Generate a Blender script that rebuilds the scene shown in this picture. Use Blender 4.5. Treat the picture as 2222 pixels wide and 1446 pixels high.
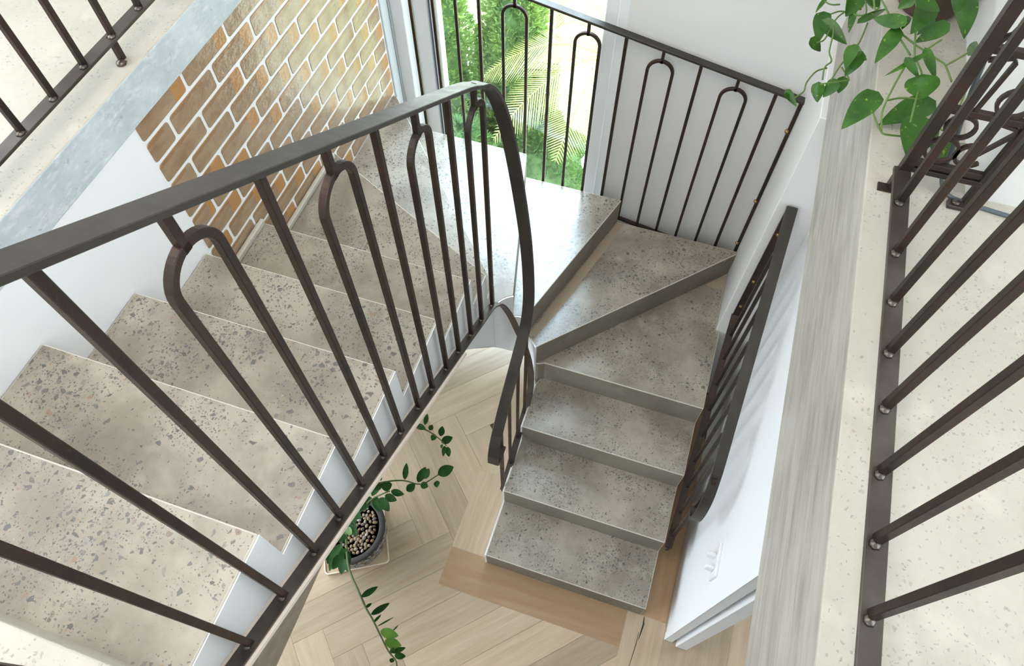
import bpy, math, random
from mathutils import Vector, Matrix

for _o in list(bpy.data.objects):
    bpy.data.objects.remove(_o, do_unlink=True)
scene = bpy.context.scene
COL = scene.collection
random.seed(7)

# ------------------------------------------------------------------ camera
IMG_W, IMG_H, FOC = 2222.0, 1446.0, 1530.27
YAW, PIT, ROL = -0.3227, 1.0438, -0.0045
cam_data = bpy.data.cameras.new('camera')
cam = bpy.data.objects.new('camera', cam_data)
COL.objects.link(cam)
fwd = Vector((math.sin(YAW) * math.cos(PIT), math.cos(YAW) * math.cos(PIT), -math.sin(PIT)))
rt = Vector((math.cos(YAW), -math.sin(YAW), 0))
up = rt.cross(fwd)
r2 = rt * math.cos(ROL) + up * math.sin(ROL)
u2 = up * math.cos(ROL) - rt * math.sin(ROL)
M = Matrix((r2, u2, -fwd)).transposed().to_4x4()
M.translation = Vector((0.271, -0.8878, 4.0388))
cam.matrix_world = M
cam_data.sensor_fit = 'HORIZONTAL'
cam_data.sensor_width = 36.0
cam_data.lens = 36.0 * FOC / IMG_W
cam_data.clip_start = 0.02
scene.camera = cam

# ------------------------------------------------------------------ world and light
world = bpy.data.worlds.new('sky')
scene.world = world
world.use_nodes = True
wn = world.node_tree.nodes
wn.clear()
bg = wn.new('ShaderNodeBackground')
bg.inputs[0].default_value = (0.80, 0.91, 1.0, 1)
bg.inputs[1].default_value = 10.0
wo = wn.new('ShaderNodeOutputWorld')
world.node_tree.links.new(bg.outputs[0], wo.inputs[0])

sun_data = bpy.data.lights.new('sun', 'SUN')
sun_data.energy = 17.0
sun_data.angle = math.radians(22)
sun_data.color = (0.60, 0.79, 1.0)
sun = bpy.data.objects.new('sun', sun_data)
COL.objects.link(sun)
sun.rotation_euler = Vector((-0.04, 0.55, 0.82)).to_track_quat('Z', 'Y').to_euler()

lamp_data = bpy.data.lights.new('warm_fill', 'AREA')  # unseen warm fill added under the ceiling to brighten the interior
lamp_data.shape = 'RECTANGLE'
lamp_data.size = 2.2
lamp_data.size_y = 1.6
lamp_data.energy = 70.0
lamp_data.color = (1.0, 0.93, 0.84)
lamp = bpy.data.objects.new('warm_fill', lamp_data)
COL.objects.link(lamp)
lamp.location = (-0.7, -0.5, 5.15)

scene.view_settings.view_transform = 'Standard'
scene.view_settings.look = 'None'
scene.view_settings.gamma = 1.0
scene.view_settings.use_curve_mapping = False
scene.view_settings.exposure = -0.62


# ------------------------------------------------------------------ node helpers
class NT:
    def __init__(self, name):
        self.m = bpy.data.materials.new(name)
        self.m.use_nodes = True
        self.t = self.m.node_tree
        self.t.nodes.clear()
        self.out = self.n('ShaderNodeOutputMaterial')
        self.b = self.n('ShaderNodeBsdfPrincipled')
        self.l(self.b.outputs[0], self.out.inputs[0])

    def n(self, typ, **kw):
        nd = self.t.nodes.new(typ)
        for k, v in kw.items():
            setattr(nd, k, v)
        return nd

    def l(self, a, b):
        self.t.links.new(a, b)

    def val(self, sock, v):
        if hasattr(v, 'is_linked') or hasattr(v, 'links'):
            self.l(v, sock)
        else:
            sock.default_value = v

    def pos(self):
        return self.n('ShaderNodeNewGeometry').outputs['Position']

    def obj(self):
        return self.n('ShaderNodeTexCoord').outputs['Object']

    def gen(self):
        return self.n('ShaderNodeTexCoord').outputs['Generated']

    def rnd(self):
        return self.n('ShaderNodeObjectInfo').outputs['Random']

    def mapping(self, vec, scale=(1, 1, 1), loc=(0, 0, 0)):
        mp = self.n('ShaderNodeMapping')
        self.l(vec, mp.inputs[0])
        mp.inputs['Location'].default_value = loc
        mp.inputs['Scale'].default_value = scale
        return mp.outputs[0]

    def noise(self, vec, scale, detail=4, rough=0.55, out='Fac'):
        nz = self.n('ShaderNodeTexNoise')
        self.l(vec, nz.inputs['Vector'])
        nz.inputs['Scale'].default_value = scale
        nz.inputs['Detail'].default_value = detail
        nz.inputs['Roughness'].default_value = rough
        return nz.outputs[out]

    def ramp(self, fac, stops, interp='LINEAR'):
        r = self.n('ShaderNodeValToRGB')
        r.color_ramp.interpolation = interp
        el = r.color_ramp.elements
        while len(el) < len(stops):
            el.new(0.5)
        for e, (p, c) in zip(el, stops):
            e.position = p
            e.color = (c[0], c[1], c[2], 1) if not isinstance(c, (int, float)) else (c, c, c, 1)
        self.l(fac, r.inputs[0])
        return r.outputs[0]

    def mix(self, fac, a, b, mode='MIX'):
        mx = self.n('ShaderNodeMix', data_type='RGBA', blend_type=mode)
        for s, v in ((mx.inputs[0], fac), (mx.inputs[6], a), (mx.inputs[7], b)):
            if isinstance(v, (int, float)):
                s.default_value = v
            elif isinstance(v, tuple):
                s.default_value = (v[0], v[1], v[2], 1)
            else:
                self.l(v, s)
        return mx.outputs[2]

    def math(self, op, a, b=0.0, c=None):
        m = self.n('ShaderNodeMath', operation=op)
        for i, v in enumerate((a, b) if c is None else (a, b, c)):
            if isinstance(v, (int, float)):
                m.inputs[i].default_value = v
            else:
                self.l(v, m.inputs[i])
        return m.outputs[0]

    def sep(self, v):
        s = self.n('ShaderNodeSeparateXYZ')
        self.l(v, s.inputs[0])
        return s.outputs

    def bump(self, h, strength=0.2, dist=0.002):
        b = self.n('ShaderNodeBump')
        b.inputs['Strength'].default_value = strength
        b.inputs['Distance'].default_value = dist
        self.l(h, b.inputs['Height'])
        self.l(b.outputs[0], self.b.inputs['Normal'])

    def set(self, **kw):
        names = dict(color='Base Color', rough='Roughness', metal='Metallic', spec='Specular IOR Level',
                     coat='Coat Weight', coat_rough='Coat Roughness', ior='IOR', trans='Transmission Weight')
        for k, v in kw.items():
            s = self.b.inputs[names[k]]
            if isinstance(v, tuple):
                s.default_value = (v[0], v[1], v[2], 1)
            elif isinstance(v, (int, float)):
                s.default_value = v
            else:
                self.l(v, s)
        return self


def chips(m, vec, scale, margin, amount, cluster):
    """angular pieces of stone in ground concrete: returns mask, random value"""
    v1 = m.n('ShaderNodeTexVoronoi', feature='F1')
    v2 = m.n('ShaderNodeTexVoronoi', feature='DISTANCE_TO_EDGE')
    for v in (v1, v2):
        m.l(vec, v.inputs['Vector'])
        v.inputs['Scale'].default_value = scale
    s = m.n('ShaderNodeSeparateColor')
    m.l(v1.outputs['Color'], s.inputs[0])
    marg = m.math('MULTIPLY_ADD', s.outputs[2], 0.22, margin)
    inside = m.math('GREATER_THAN', v2.outputs['Distance'], marg)
    thr = m.math('MULTIPLY', cluster, amount)
    sel = m.math('LESS_THAN', s.outputs[0], thr)
    return m.math('MULTIPLY', inside, sel), s.outputs[1]


def concrete(name, base_a, base_b, dens, big=1.0, rough=0.42, spec=0.5, coat=0.0, chip_mix=0.88):
    m = NT(name)
    p = m.pos()
    warp = m.noise(p, 60, 2, out='Color')
    wv = m.n('ShaderNodeVectorMath', operation='SCALE')
    m.l(warp, wv.inputs[0])
    wv.inputs['Scale'].default_value = 0.010
    pv = m.n('ShaderNodeVectorMath', operation='ADD')
    m.l(p, pv.inputs[0])
    m.l(wv.outputs[0], pv.inputs[1])
    vec = pv.outputs[0]
    blot = m.noise(p, 3.2, 5, 0.6)
    fine = m.noise(p, 45, 4, 0.6)
    col = m.mix(m.ramp(blot, [(0.38, 0.0), (0.62, 1.0)]), base_a, base_b)
    col = m.mix(m.math('MULTIPLY', fine, 0.30), col, m.mix(1.0, col, (0.62, 0.61, 0.60), 'MULTIPLY'))
    pale = m.ramp(m.noise(p, 7.0, 3, 0.5), [(0.58, 0.0), (0.72, 0.55)])
    col = m.mix(pale, col, tuple(min(1, c * 1.14) for c in base_a))
    cl = m.ramp(m.noise(p, 4.6, 3, 0.6), [(0.38, 0.06), (0.60, 1.25)])
    for sc, mar, am in ((44 / big, 0.16, 0.30 * dens), (88 / big, 0.14, 0.30 * dens), (190, 0.12, 0.20 * dens)):
        mask, rv = chips(m, vec, sc, mar, am, cl)
        cc = m.ramp(rv, [(0.0, (0.075, 0.072, 0.066)), (0.30, (0.14, 0.13, 0.115)), (0.55, (0.10, 0.10, 0.10)),
                         (0.80, (0.24, 0.22, 0.19)), (0.90, (0.33, 0.20, 0.13)), (0.94, (0.12, 0.13, 0.14)),
                         (1.0, (0.40, 0.38, 0.33))])
        col = m.mix(m.math('MULTIPLY', mask, chip_mix), col, cc)
    m.set(color=col, rough=m.math('MULTIPLY_ADD', fine, 0.25, rough - 0.1), spec=spec, coat=coat, coat_rough=0.25)
    m.bump(fine, 0.08, 0.002)
    return m.m


def paint(name, c, rough=0.55):
    m = NT(name)
    n = m.noise(m.pos(), 5, 3)
    m.set(color=m.mix(m.math('MULTIPLY', n, 0.06), c, (0.6, 0.6, 0.62)), rough=rough, spec=0.3)
    m.bump(m.noise(m.pos(), 220, 2), 0.03, 0.001)
    return m.m


def steel(name, c, c2, rough=0.42, metal=0.55):
    m = NT(name)
    p = m.pos()
    a = m.ramp(m.noise(p, 7, 5, 0.6), [(0.38, 0.0), (0.66, 1.0)])
    col = m.mix(a, c, c2)
    sp = m.ramp(m.noise(p, 160, 3, 0.7), [(0.60, 0.0), (0.72, 0.5)])
    col = m.mix(sp, col, (0.085, 0.08, 0.072))
    m.set(color=col, metal=metal, rough=m.math('MULTIPLY_ADD', m.noise(p, 30, 3), 0.25, rough - 0.12), spec=0.5)
    m.bump(m.noise(p, 120, 3), 0.08, 0.001)
    return m.m


def oak(name, a, b, c, rough=0.5):
    m = NT(name)
    o = m.obj()
    r = m.rnd()
    off = m.n('ShaderNodeCombineXYZ')
    m.l(m.math('MULTIPLY', r, 37.0), off.inputs[0])
    m.l(m.math('MULTIPLY', r, 91.0), off.inputs[1])
    add = m.n('ShaderNodeVectorMath', operation='ADD')
    m.l(o, add.inputs[0])
    m.l(off.outputs[0], add.inputs[1])
    v = add.outputs[0]
    g1 = m.noise(m.mapping(v, (2.2, 26, 26)), 1.0, 5, 0.6)
    g2 = m.noise(m.mapping(v, (5, 150, 150)), 1.0, 3, 0.6)
    cloud = m.noise(m.mapping(v, (1.6, 5, 5)), 1.0, 3)
    col = m.mix(m.ramp(g1, [(0.32, 0.0), (0.70, 1.0)]), a, b)
    col = m.mix(m.math('MULTIPLY', m.ramp(cloud, [(0.3, 0.0), (0.7, 1.0)]), 0.40), col, c)
    col = m.mix(m.math('MULTIPLY', m.ramp(g2, [(0.5, 0.0), (0.72, 1.0)]), 0.22), col, (0.30, 0.22, 0.15))
    knots = m.n('ShaderNodeTexVoronoi')
    m.l(m.mapping(v, (2.6, 7.5, 0.01)), knots.inputs['Vector'])
    knots.inputs['Scale'].default_value = 1.0
    kc = m.n('ShaderNodeSeparateColor')
    m.l(knots.outputs['Color'], kc.inputs[0])
    kn = m.math('MULTIPLY', m.ramp(knots.outputs['Distance'], [(0.03, 1.0), (0.12, 0.0)]),
                m.math('GREATER_THAN', kc.outputs[0], 0.80))
    col = m.mix(m.math('MULTIPLY', kn, 0.7), col, (0.10, 0.075, 0.06))
    tone = m.math('MULTIPLY_ADD', r, 0.32, 0.82)
    tc = m.n('ShaderNodeCombineColor')
    for i in range(3):
        m.l(tone, tc.inputs[i])
    col = m.mix(1.0, col, tc.outputs[0], 'MULTIPLY')
    m.set(color=col, rough=rough, spec=0.35)
    m.bump(g2, 0.12, 0.001)
    return m.m


def simple(name, c, rough=0.5, metal=0.0, noise_amt=0.15, scale=20):
    m = NT(name)
    n = m.noise(m.pos(), scale, 4)
    m.set(color=m.mix(m.math('MULTIPLY', n, noise_amt * 2), c, tuple(x * 0.5 for x in c)), rough=rough, metal=metal)
    return m.m


MAT = {}
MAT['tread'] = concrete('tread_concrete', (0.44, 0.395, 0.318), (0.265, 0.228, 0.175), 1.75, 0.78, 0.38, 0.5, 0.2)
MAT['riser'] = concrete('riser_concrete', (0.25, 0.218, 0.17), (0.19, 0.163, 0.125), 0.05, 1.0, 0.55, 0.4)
MAT['tan_cement'] = simple('tan_cement', (0.46, 0.37, 0.265), 0.7, 0, 0.2, 12)
MAT['edge'] = simple('cement_arris_highlight', (0.66, 0.62, 0.54), 0.6, 0, 0.15, 60)  # worn pale cement, lightened so the colour carries the nosing highlight
MAT['slab'] = concrete('slab_concrete', (0.58, 0.54, 0.455), (0.51, 0.475, 0.395), 0.45, 0.55, 0.5, 0.4, 0.0, 0.35)
MAT['white'] = paint('white_paint', (0.88, 0.885, 0.89))
MAT['warm_white'] = paint('warm_white_paint', (0.80, 0.785, 0.765))
MAT['frame'] = paint('white_frame_paint', (0.86, 0.87, 0.88), 0.35)
MAT['grey_frame'] = paint('grey_aluminium', (0.55, 0.58, 0.60), 0.35)
MAT['black'] = simple('black_gasket', (0.02, 0.02, 0.02), 0.6)
MAT['steel'] = steel('dark_steel', (0.032, 0.024, 0.019), (0.058, 0.032, 0.023))
MAT['rail'] = steel('handrail_steel', (0.054, 0.047, 0.040), (0.074, 0.066, 0.058), 0.40)
MAT['bar'] = steel('flat_bar_steel', (0.068, 0.053, 0.043), (0.110, 0.094, 0.080), 0.38)
MAT['weld'] = steel('weld_bead', (0.09, 0.075, 0.062), (0.16, 0.135, 0.11), 0.32, 0.8)
MAT['brass'] = simple('brass_bolt', (0.42, 0.27, 0.10), 0.35, 0.8)
MAT['oak'] = oak('oak_floor', (0.60, 0.47, 0.345), (0.46, 0.335, 0.225), (0.55, 0.43, 0.32))
MAT['oak_border'] = oak('oak_border', (0.50, 0.335, 0.20), (0.40, 0.245, 0.13), (0.47, 0.31, 0.18))
MAT['oak_panel'] = oak('oak_veneer', (0.36, 0.285, 0.22), (0.22, 0.17, 0.13), (0.42, 0.34, 0.27))
MAT['cream'] = simple('cream_edge', (0.95, 0.83, 0.71), 0.5, 0, 0.0)
MAT['joint'] = simple('floor_joint', (0.16, 0.11, 0.07), 0.8)
MAT['tray'] = oak('tray_wood', (0.62, 0.47, 0.33), (0.50, 0.36, 0.24), (0.58, 0.44, 0.31))
MAT['cable'] = simple('cable_rubber', (0.10, 0.12, 0.14), 0.5)
MAT['terracotta'] = simple('brown_pot', (0.10, 0.06, 0.04), 0.6)
MAT['ground'] = simple('pale_gravel', (0.85, 0.80, 0.62), 0.9, 0, 0.15, 3)


def board_face():
    m = NT('board_marked_concrete')
    p = m.pos()
    g = m.noise(m.mapping(p, (30, 3.0, 30)), 1.0, 6, 0.65)
    g2 = m.noise(m.mapping(p, (90, 5, 90)), 1.0, 4, 0.6)
    b = m.noise(p, 3.0, 4)
    col = m.mix(m.ramp(g, [(0.30, 0.0), (0.70, 1.0)]), (0.31, 0.28, 0.235), (0.52, 0.49, 0.44))
    col = m.mix(m.ramp(g2, [(0.54, 0.0), (0.72, 0.65)]), col, (0.27, 0.25, 0.22))
    col = m.mix(m.ramp(b, [(0.45, 0.0), (0.7, 0.45)]), col, (0.56, 0.535, 0.49))
    m.set(color=col, rough=0.6, spec=0.35)
    m.bump(g, 0.3, 0.004)
    return m.m


def blue_face():
    m = NT('troweled_grey_concrete')
    p = m.pos()
    a = m.noise(p, 6, 6, 0.65)
    b = m.noise(m.mapping(p, (50, 18, 50)), 1.0, 5, 0.7)
    col = m.mix(m.ramp(a, [(0.35, 0.0), (0.62, 1.0)]), (0.46, 0.51, 0.53), (0.60, 0.65, 0.675))
    col = m.mix(m.ramp(b, [(0.50, 0.0), (0.70, 0.8)]), col, (0.74, 0.77, 0.79))
    col = m.mix(m.ramp(m.noise(p, 30, 3), [(0.66, 0.0), (0.72, 0.6)]), col, (0.28, 0.30, 0.31))
    m.set(color=col, rough=0.5, spec=0.4)
    m.bump(b, 0.25, 0.003)
    return m.m


def glass_brick():
    m = NT('amber_glass_brick')
    g = m.gen()
    s = m.sep(g)
    r = m.rnd()
    o = m.obj()
    off = m.n('ShaderNodeVectorMath', operation='ADD')
    cmb = m.n('ShaderNodeCombineXYZ')
    m.l(m.math('MULTIPLY', r, 53.0), cmb.inputs[1])
    m.l(o, off.inputs[0])
    m.l(cmb.outputs[0], off.inputs[1])
    v = off.outputs[0]
    n = m.noise(m.mapping(v, (6, 9, 20)), 1.0, 5, 0.6)
    col = m.mix(m.ramp(n, [(0.3, 0.0), (0.7, 1.0)]), (0.27, 0.16, 0.088), (0.40, 0.28, 0.175))
    # the far end of the block shows a deeper amber piece, the upper edge an amber band
    has = m.math('GREATER_THAN', r, 0.32)
    edge = m.math('MULTIPLY_ADD', n, 0.05, 0.72)
    end = m.math('MULTIPLY', m.math('GREATER_THAN', s[1], edge), has)
    col = m.mix(m.math('MULTIPLY', end, 0.88), col, (0.47, 0.225, 0.07))
    topb = m.math('GREATER_THAN', s[2], m.math('MULTIPLY_ADD', n, 0.35, 0.62))
    low = m.math('LESS_THAN', s[1], 0.75)
    col = m.mix(m.math('MULTIPLY', m.math('MULTIPLY', topb, low), 0.6), col, (0.30, 0.14, 0.045))
    m.set(color=col, rough=m.math('MULTIPLY_ADD', n, 0.25, 0.02), spec=0.5, coat=0.4, coat_rough=0.08, ior=1.5)
    m.b.inputs['Coat IOR'].default_value = 1.5
    m.bump(m.noise(m.mapping(v, (30, 34, 60)), 1.0, 4), 0.55, 0.006)
    return m.m


def leaf_mat(name, a, b, spots=None, trans=0.25, rough=0.35, scale=18, spec=0.35):
    m = NT(name)
    p = m.pos()
    n = m.noise(p, scale, 4)
    col = m.mix(m.ramp(n, [(0.35, 0.0), (0.65, 1.0)]), a, b)
    r = m.rnd()
    col = m.mix(m.math('MULTIPLY', r, 0.35), col, tuple(x * 0.6 for x in a))
    if spots:
        col = m.mix(m.ramp(m.noise(p, 55, 4, 0.65), [(0.63, 0.0), (0.69, 0.7)]), col, spots)
    m.set(color=col, rough=rough, spec=spec if rough < 0.6 else 0.15)
    if trans:
        t = m.n('ShaderNodeBsdfTranslucent')
        m.l(m.mix(1.0, col, (1.0, 1.0, 0.45), 'MULTIPLY'), t.inputs[0])
        mx = m.n('ShaderNodeMixShader')
        mx.inputs[0].default_value = trans
        m.l(m.b.outputs[0], mx.inputs[1])
        m.l(t.outputs[0], mx.inputs[2])
        m.l(mx.outputs[0], m.out.inputs[0])
    return m.m


def pane_mat():
    m = NT('window_glass')
    tr = m.n('ShaderNodeBsdfTransparent')
    tr.inputs[0].default_value = (0.96, 0.985, 0.975, 1)
    gl = m.n('ShaderNodeBsdfGlossy')
    gl.inputs['Roughness'].default_value = 0.0
    lw = m.n('ShaderNodeLayerWeight')
    lw.inputs[0].default_value = 0.5
    fr = m.math('MULTIPLY_ADD', m.math('POWER', lw.outputs['Facing'], 4.0), 0.9, 0.045)
    mx = m.n('ShaderNodeMixShader')
    m.l(fr, mx.inputs[0])
    m.l(tr.outputs[0], mx.inputs[1])
    m.l(gl.outputs[0], mx.inputs[2])
    m.l(mx.outputs[0], m.out.inputs[0])
    return m.m


def pot_mat():
    m = NT('weathered_black_pot')
    p = m.pos()
    n = m.noise(m.mapping(p, (40, 40, 90)), 1.0, 5, 0.7)
    z = m.sep(p)[2]
    hi = m.math('LESS_THAN', z, 0.235)
    f = m.math('MULTIPLY', m.ramp(n, [(0.47, 0.0), (0.56, 1.0)]), hi)
    m.set(color=m.mix(f, (0.045, 0.040, 0.037), (0.50, 0.47, 0.42)), rough=0.75)
    m.bump(n, 0.5, 0.004)
    return m.m


MAT['board'] = board_face()
MAT['blue'] = blue_face()
MAT['brick'] = glass_brick()
MAT['pothos'] = leaf_mat('pothos_leaf', (0.028, 0.10, 0.012), (0.06, 0.17, 0.022), (0.34, 0.46, 0.07), 0.14, 0.30)
MAT['vine'] = leaf_mat('vine_stem', (0.10, 0.20, 0.04), (0.16, 0.24, 0.06), None, 0.0, 0.5)
MAT['zz_stem'] = leaf_mat('zz_stem', (0.05, 0.075, 0.02), (0.08, 0.11, 0.03), None, 0.0, 0.5)
MAT['zz'] = leaf_mat('zz_leaf', (0.010, 0.045, 0.008), (0.025, 0.085, 0.016), None, 0.02, 0.65)
MAT['zz_lit'] = leaf_mat('zz_lit_leaf', (0.09, 0.22, 0.03), (0.15, 0.30, 0.05), None, 0.15, 0.3)  # light on a few leaflets painted in as brighter green
MAT['conifer'] = leaf_mat('conifer_foliage', (0.22, 0.36, 0.12), (0.40, 0.54, 0.20), None, 0.35, 0.6, 6)
MAT['shrub'] = leaf_mat('shrub_foliage', (0.13, 0.27, 0.10), (0.24, 0.40, 0.16), None, 0.3, 0.6, 6)
MAT['palm'] = leaf_mat('palm_frond', (0.55, 0.58, 0.26), (0.72, 0.70, 0.36), None, 0.45, 0.45, 5)
MAT['bark'] = simple('bark', (0.20, 0.14, 0.09), 0.9)
MAT['pane'] = pane_mat()
MAT['pot'] = pot_mat()


def pebble_mat():
    m = NT('river_pebble')
    r = m.rnd()
    c = m.ramp(r, [(0.0, (0.30, 0.20, 0.10)), (0.2, (0.55, 0.42, 0.26)), (0.35, (0.10, 0.055, 0.035)),
                   (0.5, (0.62, 0.53, 0.40)), (0.65, (0.36, 0.20, 0.09)), (0.8, (0.22, 0.20, 0.18)),
                   (1.0, (0.75, 0.70, 0.60))])
    n = m.noise(m.pos(), 90, 3)
    m.set(color=m.mix(m.math('MULTIPLY', n, 0.7), c, (0.12, 0.07, 0.035)), rough=0.35)
    return m.m


MAT['pebble'] = pebble_mat()


# ------------------------------------------------------------------ mesh helpers
class MB:
    def __init__(self):
        self.v = []
        self.f = []
        self.mi = []

    def add(self, vs, fs, mi=0):
        k = len(self.v)
        self.v += [tuple(p) for p in vs]
        self.f += [tuple(i + k for i in f) for f in fs]
        self.mi += [mi] * len(fs)
        return self

    def box(self, a, b, mi=0):
        x0, y0, z0 = a
        x1, y1, z1 = b
        vs = [(x0, y0, z0), (x1, y0, z0), (x1, y1, z0), (x0, y1, z0), (x0, y0, z1), (x1, y0, z1), (x1, y1, z1), (x0, y1, z1)]
        fs = [(0, 3, 2, 1), (4, 5, 6, 7), (0, 1, 5, 4), (1, 2, 6, 5), (2, 3, 7, 6), (3, 0, 4, 7)]
        return self.add(vs, fs, mi)

    def prism(self, poly, z0, z1):
        """plan polygon extruded upward, any winding"""
        ar = sum(poly[i][0] * poly[(i + 1) % len(poly)][1] - poly[(i + 1) % len(poly)][0] * poly[i][1] for i in range(len(poly)))
        if ar < 0:
            poly = poly[::-1]
        n = len(poly)
        vs = [(x, y, z0) for x, y in poly] + [(x, y, z1) for x, y in poly]
        fs = [tuple(range(n - 1, -1, -1)), tuple(range(n, 2 * n))]
        fs += [(i, (i + 1) % n, n + (i + 1) % n, n + i) for i in range(n)]
        return self.add(vs, fs)

    def prism_x(self, poly, x0, x1):
        """(y, z) polygon extruded along x"""
        ar = sum(poly[i][0] * poly[(i + 1) % len(poly)][1] - poly[(i + 1) % len(poly)][0] * poly[i][1] for i in range(len(poly)))
        if ar < 0:
            poly = poly[::-1]
        n = len(poly)
        vs = [(x0, y, z) for y, z in poly] + [(x1, y, z) for y, z in poly]
        fs = [tuple(range(n - 1, -1, -1)), tuple(range(n, 2 * n))]
        fs += [(i, (i + 1) % n, n + (i + 1) % n, n + i) for i in range(n)]
        return self.add(vs, fs)

    def sweep(self, pts, side, w, t):
        """rectangular section w (along side) by t swept along pts; side: vector or list of vectors"""
        pts = [Vector(p) for p in pts]
        n = len(pts)
        vs = []
        for i, p in enumerate(pts):
            tg = (pts[min(i + 1, n - 1)] - pts[max(i - 1, 0)]).normalized()
            s = Vector(side[i] if isinstance(side, list) else side)
            s = (s - tg * s.dot(tg)).normalized()
            nn = s.cross(tg).normalized()
            # mitre: keep the thickness where the path bends
            if 0 < i < n - 1:
                a = (pts[i] - pts[i - 1]).normalized()
                b = (pts[i + 1] - pts[i]).normalized()
                k = 1.0 / max(0.5, math.sqrt(max(0.0, (1 + a.dot(b)) / 2)))
            else:
                k = 1.0
            for a2, b2 in ((-1, -1), (1, -1), (1, 1), (-1, 1)):
                vs.append(p + s * (a2 * w / 2) + nn * (b2 * t / 2 * k))
        fs = [(3, 2, 1, 0), (4 * n - 4, 4 * n - 3, 4 * n - 2, 4 * n - 1)]
        for i in range(n - 1):
            for j in range(4):
                a, b = 4 * i + j, 4 * i + (j + 1) % 4
                fs.append((a, b, b + 4, a + 4))
        return self.add(vs, fs)

    def tube(self, pts, rad, seg=6):
        pts = [Vector(p) for p in pts]
        n = len(pts)
        ref = Vector((0.31, 0.17, 0.93))
        vs = []
        for i, p in enumerate(pts):
            tg = (pts[min(i + 1, n - 1)] - pts[max(i - 1, 0)]).normalized()
            s = ref.cross(tg)
            if s.length < 1e-3:
                s = Vector((1, 0, 0)).cross(tg)
            s.normalize()
            b = tg.cross(s)
            r = rad[i] if isinstance(rad, list) else rad
            for j in range(seg):
                a = 2 * math.pi * j / seg
                vs.append(p + (s * math.cos(a) + b * math.sin(a)) * r)
        fs = [tuple(range(seg - 1, -1, -1)), tuple(range(seg * (n - 1), seg * n))]
        for i in range(n - 1):
            for j in range(seg):
                a, b = seg * i + j, seg * i + (j + 1) % seg
                fs.append((a, b, b + seg, a + seg))
        return self.add(vs, fs)

    def lathe(self, prof, c, seg=40):
        n = len(prof)
        vs = []
        for r, z in prof:
            for j in range(seg):
                a = 2 * math.pi * j / seg
                vs.append((c[0] + r * math.cos(a), c[1] + r * math.sin(a), c[2] + z))
        fs = [tuple(range(seg - 1, -1, -1))] if prof[0][0] > 1e-4 else []
        for i in range(n - 1):
            for j in range(seg):
                a, b = seg * i + j, seg * i + (j + 1) % seg
                fs.append((a, b, b + seg, a + seg))
        return self.add(vs, fs)

    def mesh(self, name, mats, smooth=False):
        me = bpy.data.meshes.new(name)
        me.from_pydata(self.v, [], self.f)
        for m in (mats if isinstance(mats, list) else [mats]):
            me.materials.append(m)
        if isinstance(mats, list):
            for p, i in zip(me.polygons, self.mi):
                p.material_index = i
        if smooth:
            for p in me.polygons:
                p.use_smooth = True
        me.update()
        return me

    def build(self, name, mats, parent=None, smooth=False, bevel=0.0, seg=1):
        o = bpy.data.objects.new(name, self.mesh(name, mats, smooth))
        COL.objects.link(o)
        o.parent = parent
        if bevel:
            b = o.modifiers.new('bevel', 'BEVEL')
            b.width = bevel
            b.segments = seg
            b.limit_method = 'ANGLE'
            b.angle_limit = math.radians(35)
        return o


def tag(o, label, cat, group=None, kind=None):
    o['label'] = label
    o['category'] = cat
    if group:
        o['group'] = group
    if kind:
        o['kind'] = kind
    return o


def thing(name, label, cat, group=None, kind=None):
    o = bpy.data.objects.new(name, None)
    o.empty_display_size = 0.05
    COL.objects.link(o)
    return tag(o, label, cat, group, kind)


def inst(name, mesh, parent, loc=(0, 0, 0), rot=(0, 0, 0), scale=(1, 1, 1)):
    o = bpy.data.objects.new(name, mesh)
    COL.objects.link(o)
    o.parent = parent
    o.location = loc
    o.rotation_euler = rot
    o.scale = scale
    return o


def catmull(pts, n=6):
    P = [Vector(p) for p in pts]
    P = [2 * P[0] - P[1]] + P + [2 * P[-1] - P[-2]]
    out = []
    for i in range(1, len(P) - 2):
        for k in range(n):
            t = k / n
            a, b, c, d = P[i - 1], P[i], P[i + 1], P[i + 2]
            out.append(0.5 * ((2 * b) + (c - a) * t + (2 * a - 5 * b + 4 * c - d) * t * t + (3 * b - a - 3 * c + d) * t ** 3))
    out.append(P[-2])
    return out

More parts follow.
